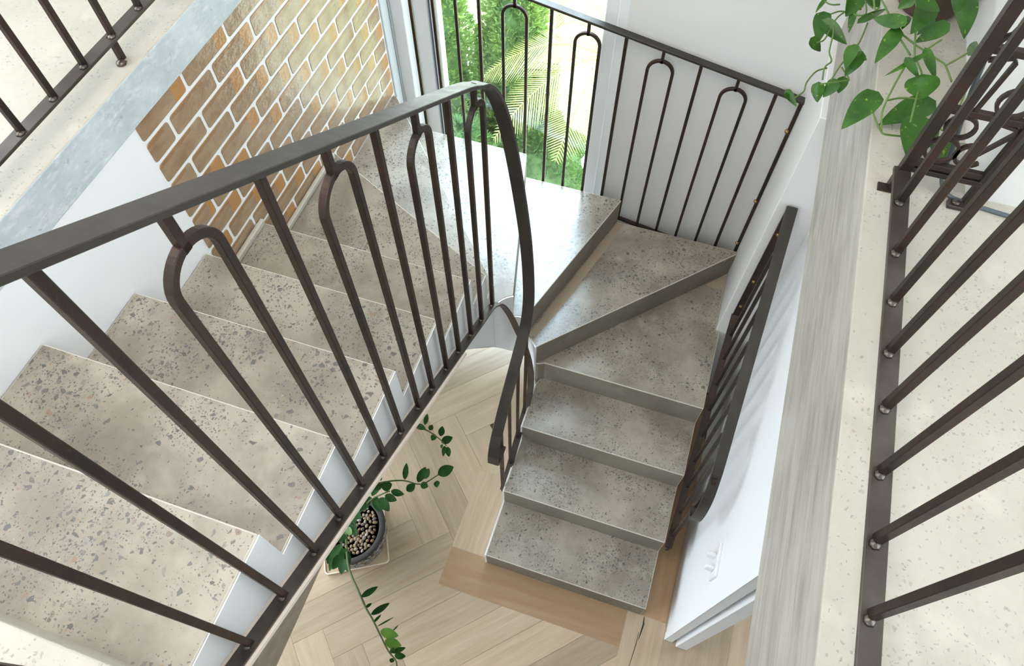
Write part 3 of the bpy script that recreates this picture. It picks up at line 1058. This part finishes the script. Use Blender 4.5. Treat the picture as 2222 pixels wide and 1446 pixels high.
hp = [(RX, -1.25, hrz(-1.25) + .006), (RX, -0.8, hrz(-.8) + .006), (RX, -0.3, hrz(-.3) + .006), (RX, 0.2, hrz(.2) + .006), (RX, 0.52, hrz(.52) + .006),
      (-0.339, 0.62, 2.655), (-0.330, 0.660, 2.628), (-0.312, 0.684, 2.585), (-0.290, 0.699, 2.50), (-0.266, 0.708, 2.366),
      (-0.234, 0.708, 2.139), (-0.205, 0.696, 1.935), (-0.184, 0.676, 1.755), (-0.168, 0.645, 1.600), (-0.161, 0.605, 1.505),
      (-0.160, 0.565, 1.452), (-0.160, 0.42, 1.350), (-0.160, 0.276, 1.250), (-0.160, 0.185, 1.165)]
hs = catmull(hp, 6)
tail = [(-0.160, 0.150, 1.115), (-0.160, 0.128, 1.055), (-0.160, 0.122, 0.99), (-0.160, 0.138, 0.948), (-0.160, 0.17, 0.932), (-0.160, 0.235, 0.930)]
hs += [Vector(p) for p in tail]
ho = MB().sweep(hs, (1, 0, 0), 0.048, 0.012).build('handrail', MAT['rail'], rail, bevel=0.0015)
bp_ = [(RX, -1.1, barz(-1.1)), (RX, -0.5, barz(-.5)), (RX, 0.1, barz(.1)), (RX, 0.5, barz(.5)), (RX, 0.64, barz(.64)), (-0.339, 0.70, 1.376),
       (-0.333, 0.735, 1.335), (-0.318, 0.760, 1.272), (-0.295, 0.779, 1.178), (-0.266, 0.789, 1.055), (-0.234, 0.789, 0.942),
       (-0.205, 0.778, 0.838), (-0.183, 0.760, 0.745), (-0.168, 0.733, 0.66), (-0.161, 0.70, 0.60), (-0.160, 0.66, 0.555), (-0.160, 0.45, 0.42),
       (-0.160, 0.228, 0.285)]
bs = catmull([(x, y, z - 0.004) for x, y, z in bp_], 6)
MB().sweep([p + Vector((0.002, 0, 0)) for p in bs], (1, 0, 0), 0.035, 0.008).build('bottom_bar', MAT['bar'], rail, bevel=0.001)
for y in (-1.01, -0.643, -0.292, 0.053, 0.418):
    bar_v('baluster', RX, y, barz(y) - 0.004, hrz(y) + 0.004, rail)
    weld((RX, y - 0.010, barz(y - 0.01)), rail)
for y0, y1 in ((-0.889, -0.769), (-0.53, -0.416), (-0.18, -0.055), (0.176, 0.292), (0.537, 0.667)):
    ym = (y0 + y1) / 2
    arch((RX, y0), (RX, y1), barz(y0) - 0.004, barz(y1) - 0.004, hrz(ym) - 0.075, rail)
    bar_v('stem', RX, ym, hrz(ym) - 0.085, hrz(ym) + 0.004, rail)
    weld((RX, y0 - 0.010, barz(y0 - 0.01)), rail)
    weld((RX, y1 - 0.010, barz(y1 - 0.01)), rail)
for y, zt in ((0.36, 1.30), (0.485, 1.39), (0.605, 1.50)):
    bar_v('baluster', -0.160, y, 0.285 + 0.61 * (y - 0.228) - 0.006, zt, rail, 0.014)
bar_v('newel_post', -0.160, 0.235, 0.255, 1.21, rail, 0.018)

# --- railing along the wall side of the lower flight
rr = thing('wall_side_railing', 'dark steel railing along the wall side of the lower flight with curled end', 'railing')
XR = 0.768


def rhz(y):
    return 1.215 + 0.545 * (y - 0.28)


def rbz(y):
    return 0.30 + 0.575 * (y - 0.20)


rp = [(XR, 1.30, rhz(1.30)), (XR, 0.9, rhz(.9)), (XR, 0.5, rhz(.5)), (XR, 0.33, rhz(.33))]
rp += [(XR, 0.27, 1.195), (XR, 0.215, 1.13), (XR, 0.185, 1.04), (XR, 0.178, 0.95), (XR, 0.190, 0.885), (XR, 0.22, 0.862), (XR, 0.26, 0.860)]
MB().sweep(catmull(rp, 5), (1, 0, 0), 0.046, 0.011).build('handrail', MAT['rail'], rr, bevel=0.0015)
MB().sweep([(XR - .008, 1.295, rbz(1.295)), (XR - .008, 0.20, rbz(0.20))], (1, 0, 0), 0.036, 0.008).build('bottom_bar', MAT['steel'], rr)
bar_v('newel_post', XR, 0.26, rbz(.26), rhz(.28), rr, 0.018)
for y in (0.61, 0.97):
    bar_v('baluster', XR, y, rbz(y), rhz(y), rr)
for y0, y1 in ((0.37, 0.49), (0.73, 0.85), (1.09, 1.20)):
    ym = (y0 + y1) / 2
    arch((XR, y0), (XR, y1), rbz(y0), rbz(y1), rhz(ym) - 0.07, rr)
    bar_v('stem', XR, ym, rhz(ym) - 0.08, rhz(ym), rr)
MB().box((XR - 0.02, 1.290, rbz(1.29) - 0.03), (XR + 0.02, 1.302, rhz(1.30))).build('end_plate', MAT['steel'], rr)
for z in (1.02, 1.24, 1.60):
    MB().lathe([(0.0001, -0.007), (0.006, -0.006), (0.0075, 0), (0.006, 0.006), (0.0001, 0.007)], (XR - 0.004, 1.288, z), 10).build('bolt', MAT['brass'], rr, True)
MB().lathe([(0.0001, -0.012), (0.011, -0.010), (0.013, 0), (0.011, 0.01), (0.0001, 0.012)], (XR - 0.012, 0.196, 0.295), 12).build('end_eye', MAT['steel'], rr, True)

# --- railing in front of the back window
br_ = thing('window_railing', 'thin dark steel railing with arched balusters in front of the back window and wall', 'railing')
YR = 1.748


def whz(x):
    return 1.935 + 0.182 * (0.706 - x)


def wbz(x):
    return 0.785 + 0.182 * (0.706 - x)


MB().sweep([(0.716, YR, whz(0.716)), (-1.22, YR, whz(-1.22))], (0, 1, 0), 0.036, 0.013).build('handrail', MAT['rail'], br_, bevel=0.0015)
MB().sweep([(0.706, YR, wbz(0.706)), (-1.22, YR, wbz(-1.22))], (0, 1, 0), 0.022, 0.010).build('bottom_bar', MAT['steel'], br_)
k = 0
xs = [0.700 - 0.1122 * i for i in range(18)]
bar_v('end_post', 0.700, YR, wbz(0.7), whz(0.7), br_, 0.016)
i = 1
while i < 17:
    bar_v('baluster', xs[i], YR, wbz(xs[i]), whz(xs[i]), br_, 0.015)
    if i + 2 < 18:
        x0, x1 = xs[i + 1], xs[i + 2]
        xm = (x0 + x1) / 2
        arch((x0, YR), (x1, YR), wbz(x0), wbz(x1), whz(xm) - 0.065, br_, 0.014)
        bar_v('stem', xm, YR, whz(xm) - 0.075, whz(xm), br_, 0.014)
    i += 3
for z in (1.77, 1.30, 0.96):
    MB().lathe([(0.0001, -0.008), (0.008, -0.006), (0.010, 0), (0.008, 0.006), (0.0001, 0.008)], (0.690, YR - 0.012, z), 10).build('bolt', MAT['brass'], br_, True)

# --- railing on the right-hand upper floor
fr = thing('gallery_railing', 'dark steel railing with welded flat bar on the right upper floor beside the plant', 'railing')
XG, ZG = 0.790, 2.762
TOPZ = 3.75
MB().box((XG - 0.020, -1.7, ZG - 0.010), (XG + 0.020, 0.555, ZG)).build('bottom_bar', MAT['bar'], fr, bevel=0.0012)
MB().box((XG - 0.022, -1.7, TOPZ - 0.006), (XG + 0.022, 0.57, TOPZ + 0.006)).build('handrail', MAT['rail'], fr, bevel=0.0015)
gy = [0.445, 0.290, 0.153, 0.022, -0.109, -0.250, -0.384, -0.518, -0.652, -0.786, -0.92, -1.054, -1.19, -1.32, -1.45, -1.58]
for y in gy:
    bar_v('baluster', XG, y, ZG - 0.003, TOPZ - 0.004, fr, 0.0175)
    w = weld((XG - 0.004, y - 0.011, ZG), fr, 0.012)
bar_v('end_post', XG + 0.005, 0.556, H, TOPZ - 0.004, fr, 0.026)
bar_v('end_post', 0.968, 0.556, H, TOPZ - 0.004, fr, 0.020)
for z in (2.785, 2.947, 3.103):
    MB().box((XG + 0.01, 0.549, z - 0.008), (0.966, 0.565, z + 0.008)).build('scroll_rail', MAT['steel'], fr, bevel=0.001)
MB().box((XG + 0.01, 0.545, 2.760), (0.966, 0.558, 2.774)).build('scroll_rail', MAT['steel'], fr, bevel=0.001)


def ring(cx, cz, r, a0=0.0, a1=360.0, name='scroll'):
    pts = [(cx + r * math.cos(math.radians(a0 + (a1 - a0) * i / 20)), 0.556, cz + r * math.sin(math.radians(a0 + (a1 - a0) * i / 20))) for i in range(21)]
    MB().sweep(pts, (0, 1, 0), 0.010, 0.008).build(name, MAT['steel'], fr)


ring(0.848, 2.905, 0.030)
ring(0.842, 2.835, 0.034)
ring(0.915, 2.990, 0.034)
ring(0.905, 2.835, 0.030, 90, 330)
for pts in ([(0.812, 3.077), (0.853, 3.092), (0.862, 3.082), (0.853, 2.953)], [(0.90, 2.937), (0.951, 2.930), (0.957, 2.918), (0.918, 2.845), (0.905, 2.83)],
            [(0.806, 3.108), (0.816, 3.132), (0.838, 3.150), (0.88, 3.158), (0.93, 3.15)], [(0.824, 3.140), (0.845, 3.24), (0.85, 3.3)]):
    MB().sweep([(x, 0.556, z) for x, z in pts], (0, 1, 0), 0.010, 0.008).build('scroll', MAT['steel'], fr)
MB().box((0.760, 0.535, H), (0.806, 0.560, H + 0.006)).build('foot_plate', MAT['steel'], fr)
MB().box((0.925, 0.527, H), (0.965, 0.552, H + 0.012)).build('foot_plate', MAT['bar'], fr, bevel=0.002)
weld((0.942, 0.542, H + 0.012), fr, 0.012)

# --- railing on the left-hand upper floor
fl = thing('landing_railing', 'dark steel railing on the left upper floor behind the grey slab edge', 'railing')
XF, ZF = -1.324, 2.763
MB().box((XF - 0.020, -1.3, ZF - 0.010), (XF + 0.020, 1.74, ZF)).build('bottom_bar', MAT['bar'], fl, bevel=0.0012)
MB().box((XF - 0.022, -1.3, TOPZ - 0.006), (XF + 0.022, 1.74, TOPZ + 0.006)).build('handrail', MAT['rail'], fl, bevel=0.0015)
for i in range(-9, 11):
    y = 0.382 + 0.1305 * i
    bar_v('baluster', XF, y, ZF - 0.003, TOPZ - 0.004, fl, 0.0165)
    weld((XF + 0.006, y - 0.010, ZF), fl, 0.012)
for y in (0.372, 1.70, -1.0):
    bar_v('leg', XF, y, H, ZF, fl, 0.018)
weld((XF + 0.012, 0.352, H + 0.003), fl, 0.016)

# ------------------------------------------------------------------ switch on the lower wall
sw = thing('light_switch', 'white wall switch plate with two toggles low on the wall beside the stairs', 'switch')
MB().box((0.868, -0.065, 0.925), (0.8795, 0.080, 1.035)).build('plate', MAT['frame'], sw, bevel=0.002)
for y in (-0.025, 0.03):
    MB().box((0.832, y - 0.008, 0.955), (0.868, y + 0.008, 1.00)).build('toggle', MAT['frame'], sw, bevel=0.003)

cable = MB().tube(catmull([(0.806, 0.578, 3.10), (0.835, 0.578, 2.96), (0.862, 0.578, 2.86), (0.880, 0.574, 2.78), (0.895, 0.568, 2.73), (0.925, 0.560, 2.702), (0.97, 0.555, 2.696),
                           (1.05, 0.545, 2.696), (1.15, 0.535, 2.696)], 5), 0.0055, 6).build('cable', MAT['cable'], None, True)
tag(cable, 'slate grey cable hanging behind the scroll panel and along the wall foot', 'cable')

# ------------------------------------------------------------------ plants
def leaf_build(name, base, tip, width, mat, parent, face, kind='heart', bend=0.12, fold=0.18):
    B, T = Vector(base), Vector(tip)
    d = T - B
    L = d.length
    d.normalize()
    f = Vector(face).normalized()
    s = d.cross(f)
    if s.length < 0.05:
        s = Vector((1, 0, 0))
    s.normalize()
    n = s.cross(d)
    NU, NV = 13, 5
    vs, fs = [], []
    for i in range(NU):
        u = i / (NU - 1)
        if kind == 'heart':
            w = math.sin(math.pi * u ** 0.52) ** 0.8 if 0 < u < 1 else 0.0
            back = 0.15 * max(0.0, 1 - 3.2 * u)
        else:
            w = math.sin(math.pi * u ** 0.85) ** 0.75 if 0 < u < 1 else 0.02
            back = 0
        for j in range(NV):
            v = (j / (NV - 1)) * 2 - 1
            off = d * (u * L - back * L * abs(v)) + s * (v * w * width / 2) + n * (fold * width * 0.5 * abs(v) * w - bend * L * u * u + bend * 0.6 * L * u)
            vs.append(B + off)
    for i in range(NU - 1):
        for j in range(NV - 1):
            a = i * NV + j
            fs.append((a, a + 1, a + NV + 1, a + NV))
    o = MB().add(vs, fs).build(name, mat, parent, True)
    return o


rng = random.Random(11)
pothos = thing('trailing_pothos', 'trailing variegated green houseplant spilling over the upper floor ledge', 'plant')
pot2 = MB().lathe([(0.075, 0.0), (0.085, 0.01), (0.105, 0.17), (0.112, 0.175), (0.112, 0.19), (0.10, 0.19), (0.095, 0.165), (0.0001, 0.16)],
                  (0.852, 1.335, H), 32).build('plant_pot', MAT['terracotta'], None, True)
tag(pot2, 'dark brown pot on the ledge under the trailing plant', 'pot')
for b, t, w in POTHOS:
    leaf_build('leaf', b, t, w, MAT['pothos'], pothos, (-0.15 + rng.uniform(-.35, .35), -0.62 + rng.uniform(-.3, .3), 0.75), 'heart', rng.uniform(0.05, 0.2), rng.uniform(0.1, 0.3))
for v in VINES:
    MB().tube(catmull(v, 4), 0.0026, 5).build('stem', MAT['vine'], pothos, True)
for p in [(0.83, 1.30, 2.86), (0.86, 1.27, 2.87), (0.80, 1.28, 2.86)]:
    q = (p[0] - 0.05, p[1] - 0.18, p[2] + 0.03)
    MB().tube(catmull([p, ((p[0] + q[0]) / 2, (p[1] + q[1]) / 2, p[2] + 0.06), q], 5), 0.0028, 5).build('stem', MAT['vine'], pothos, True)

tray = MB()
cx, cy, hw, ang = -0.895, -0.213, 0.178, math.radians(29.2)
ring_ = []
for qx, qy, a0 in ((1, 1, 0), (-1, 1, 90), (-1, -1, 180), (1, -1, 270)):
    for k in range(5):
        a = math.radians(a0 + 22.5 * k)
        lx, ly = qx * (hw - 0.02) + 0.02 * math.cos(a), qy * (hw - 0.02) + 0.02 * math.sin(a)
        ring_.append((cx + lx * math.cos(ang) - ly * math.sin(ang), cy + lx * math.sin(ang) + ly * math.cos(ang)))
tray.prism(ring_, 0.0, 0.018)
to = tray.build('plant_tray', [MAT['tray']], None, bevel=0.002)
tag(to, 'square light wood tray under the black planter', 'tray')
rim = MB()
n = len(ring_)
inn = [(cx + (x - cx) * 0.972, cy + (y - cy) * 0.972) for x, y in ring_]
rim.add([(x, y, 0.0181) for x, y in ring_] + [(x, y, 0.026) for x, y in ring_] + [(x, y, 0.026) for x, y in inn] + [(x, y, 0.0181) for x, y in inn],
        [(i + a * n, (i + 1) % n + a * n, (i + 1) % n + (a + 1) * n, i + (a + 1) * n) for a in range(3) for i in range(n)])
rim.build('rim', MAT['cream'], to)

PC = (-0.885, -0.215, 0.0181)
pot = thing('planter', 'round black weathered planter on a wooden tray below the stairs', 'pot')
MB().lathe([(0.120, 0.0), (0.150, 0.004), (0.180, 0.06), (0.194, 0.13), (0.198, 0.20), (0.196, 0.226), (0.190, 0.230), (0.168, 0.230), (0.164, 0.222), (0.162, 0.15)],
           PC, 48).build('bowl', MAT['pot'], pot, True)
MB().lathe([(0.163, 0.198), (0.0001, 0.198)], PC, 32).build('soil', simple('soil', (0.035, 0.024, 0.018), 0.95), pot)

ico = bpy.data.meshes.new('pebble')
pv, pf = [], []
SEG, RNG = 8, 5
for i in range(1, RNG):
    th = math.pi * i / RNG
    for j in range(SEG):
        a = 2 * math.pi * j / SEG
        pv.append((math.sin(th) * math.cos(a), math.sin(th) * math.sin(a), math.cos(th)))
pv += [(0, 0, 1), (0, 0, -1)]
for i in range(RNG - 2):
    for j in range(SEG):
        a, b = i * SEG + j, i * SEG + (j + 1) % SEG
        pf.append((a, a + SEG, b + SEG, b))
for j in range(SEG):
    pf.append((len(pv) - 2, j, (j + 1) % SEG))
    k0 = (RNG - 2) * SEG
    pf.append((len(pv) - 1, k0 + (j + 1) % SEG, k0 + j))
ico.from_pydata(pv, [], pf)
ico.materials.append(MAT['pebble'])
for p in ico.polygons:
    p.use_smooth = True
placed = []
tries = 0
while len(placed) < 190 and tries < 14000:
    tries += 1
    r, a = 0.148 * math.sqrt(rng.random()), rng.uniform(0, 2 * math.pi)
    x, y = PC[0] + r * math.cos(a), PC[1] + r * math.sin(a)
    if all((x - u) ** 2 + (y - w) ** 2 > 0.0172 ** 2 for u, w in placed):
        placed.append((x, y))
for x, y in placed:
    s = rng.uniform(0.0088, 0.0118)
    o = inst('pebble', ico, None, (x, y, PC[2] + 0.198 + s * 0.55 + rng.uniform(0, 0.004)), (rng.uniform(-.3, .3), rng.uniform(-.3, .3), rng.uniform(0, 3)),
             (s * rng.uniform(1.0, 1.35), s * rng.uniform(0.8, 0.95), s * rng.uniform(0.6, 0.8)))
    tag(o, 'smooth river pebble on the soil inside the black planter', 'pebble', 'pebbles in the black planter')

zz = thing('potted_zz_plant', 'dark green plant with arching stems of oval leaflets in the black planter', 'plant')
for i, (b, t, w) in enumerate(ZZ_LEAVES):
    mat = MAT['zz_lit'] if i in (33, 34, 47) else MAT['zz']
    leaf_build('leaflet', b, t, w, mat, zz, (rng.uniform(-.3, .3), -0.35 + rng.uniform(-.25, .25), 0.9), 'oval', 0.06, 0.15)
for s in ZZ_STEMS:
    c = catmull(s, 4)
    MB().tube(c, [0.0068 - 0.0043 * i / (len(c) - 1) for i in range(len(c))], 6).build('stem', MAT['zz_stem'], zz, True)

# ------------------------------------------------------------------ garden beyond the window
ground = MB().box((-14, 2.06, -1.9), (10, 18, -1.6)).build('garden_ground', MAT['ground'])
tag(ground, 'pale sunny garden ground beyond the window', 'ground', kind='structure')


def conifer(label, x, y, z0, z1, r, n, mat, seed, rounded=False):
    R = random.Random(seed)
    root = thing('conifer_tree' if not rounded else 'garden_shrub', label, 'tree' if not rounded else 'shrub')
    MB().tube([(x, y, z0), (x, y, z0 + (z1 - z0) * 0.9)], [0.06, 0.015], 8).build('trunk', MAT['bark'], root)
    m = MB()
    for _ in range(n):
        h = R.random()
        rr_ = r * (math.sqrt(max(0, 1 - h)) * 0.95 + 0.08 if not rounded else math.sqrt(max(0.02, 1 - (2 * h - 1) ** 2)))
        q = rr_ * (0.55 + 0.45 * math.sqrt(R.random()))
        a = R.uniform(0, 2 * math.pi)
        q *= 0.82 + 0.18 * math.sin(a * 5 + h * 21)
        c = Vector((x + q * math.cos(a), y + q * math.sin(a), z0 + (z1 - z0) * h))
        out = Vector((math.cos(a), math.sin(a), 0.9 + R.uniform(-.5, .6))).normalized()
        L = R.uniform(0.03, 0.07)
        sd = out.cross(Vector((R.uniform(-1, 1), R.uniform(-1, 1), R.uniform(-1, 1)))).normalized()
        for kk in (-0.5, 0.0, 0.5):
            d2 = (out + sd * kk).normalized()
            s2 = d2.cross(Vector((R.uniform(-1, 1), R.uniform(-1, 1), R.uniform(-1, 1)))).normalized()
            m.add([c, c + d2 * L * 0.5 + s2 * L * 0.13, c + d2 * L, c + d2 * L * 0.5 - s2 * L * 0.13], [(0, 1, 2, 3)])
    m.build('foliage', mat, root)
    core = MB()
    if rounded:
        core.lathe([(0.02, 0.02)] + [(r * 0.72 * math.sqrt(max(0.0, 1 - (2 * h / 10 - 1) ** 2)) + 0.01, (z1 - z0) * h / 10) for h in range(1, 10)] + [(0.001, (z1 - z0) * 0.97)], (x, y, z0), 14)
    else:
        core.lathe([(r * (math.sqrt(1 - h / 10) * 0.66 + 0.01), (z1 - z0) * h / 10) for h in range(10)] + [(0.001, z1 - z0)], (x, y, z0), 14)
    core.build('inner_foliage', MAT['shrub'], root, True)
    return root


conifer('tall feathery conifer at the left edge of the window', -1.80, 3.30, -1.6, 1.75, 0.66, 14000, MAT['conifer'], 1)
conifer('feathery conifer in the middle of the window view', -1.15, 3.45, -1.6, 1.35, 0.50, 12000, MAT['conifer'], 2)
conifer('low dark green shrub below the conifers at the window foot', -0.78, 3.05, -1.6, 0.22, 0.50, 9000, MAT['shrub'], 3, True)
conifer('low green shrub behind the stair treads at the window', -1.35, 2.75, -1.6, 0.28, 0.48, 8000, MAT['shrub'], 4, True)


def palm(label, x, y, ztop, nf, length, seed, a0=0.0, a1=360.0, lift=0.5):
    R = random.Random(seed)
    root = thing('palm_tree', label, 'tree')
    MB().tube([(x, y, -1.6), (x + 0.03, y, ztop)], [0.05, 0.035], 8).build('trunk', MAT['bark'], root)
    for k in range(nf):
        a = math.radians(a0 + (a1 - a0) * (k + 0.5) / nf + R.uniform(-6, 6))
        L = length * R.uniform(0.8, 1.1)
        lf = lift * R.uniform(0.6, 1.3)
        pts = []
        for i in range(13):
            u = i / 12
            pts.append(Vector((x + 0.03 + math.cos(a) * L * u, y + math.sin(a) * L * u, ztop + L * (lf * u - 0.85 * u * u))))
        m = MB().tube(pts, [0.007 - 0.005 * i / 12 for i in range(13)], 5)
        for i in range(1, 13):
            for h in (0.0, 0.25, 0.5, 0.75):
                p = pts[i - 1].lerp(pts[i], h)
                tg = (pts[i] - pts[i - 1]).normalized()
                side = tg.cross(Vector((0, 0, 1))).normalized()
                w = 0.30 * length * math.sin(math.pi * (0.12 + 0.85 * (i + h) / 13))
                for s in (-1, 1):
                    e = p + side * (s * w) + tg * (w * 0.7) - Vector((0, 0, w * 0.25))
                    q = tg * 0.006
                    m.add([p - q, p + q, p.lerp(e, 0.6) + q * 0.8, e, p.lerp(e, 0.6) - q * 0.8], [(0, 1, 2, 3, 4)])
        m.build('frond', MAT['palm'], root)
    return root


palm('yellow-green palm with long fronds at the right of the window', -0.42, 3.25, 0.75, 12, 0.85, 5)
palm('pale palm behind the conifers in the window centre', -1.05, 4.35, 0.55, 13, 0.9, 6)
palm('small palm low in the right corner of the window', -0.36, 2.75, -0.62, 10, 0.55, 8, lift=0.9)
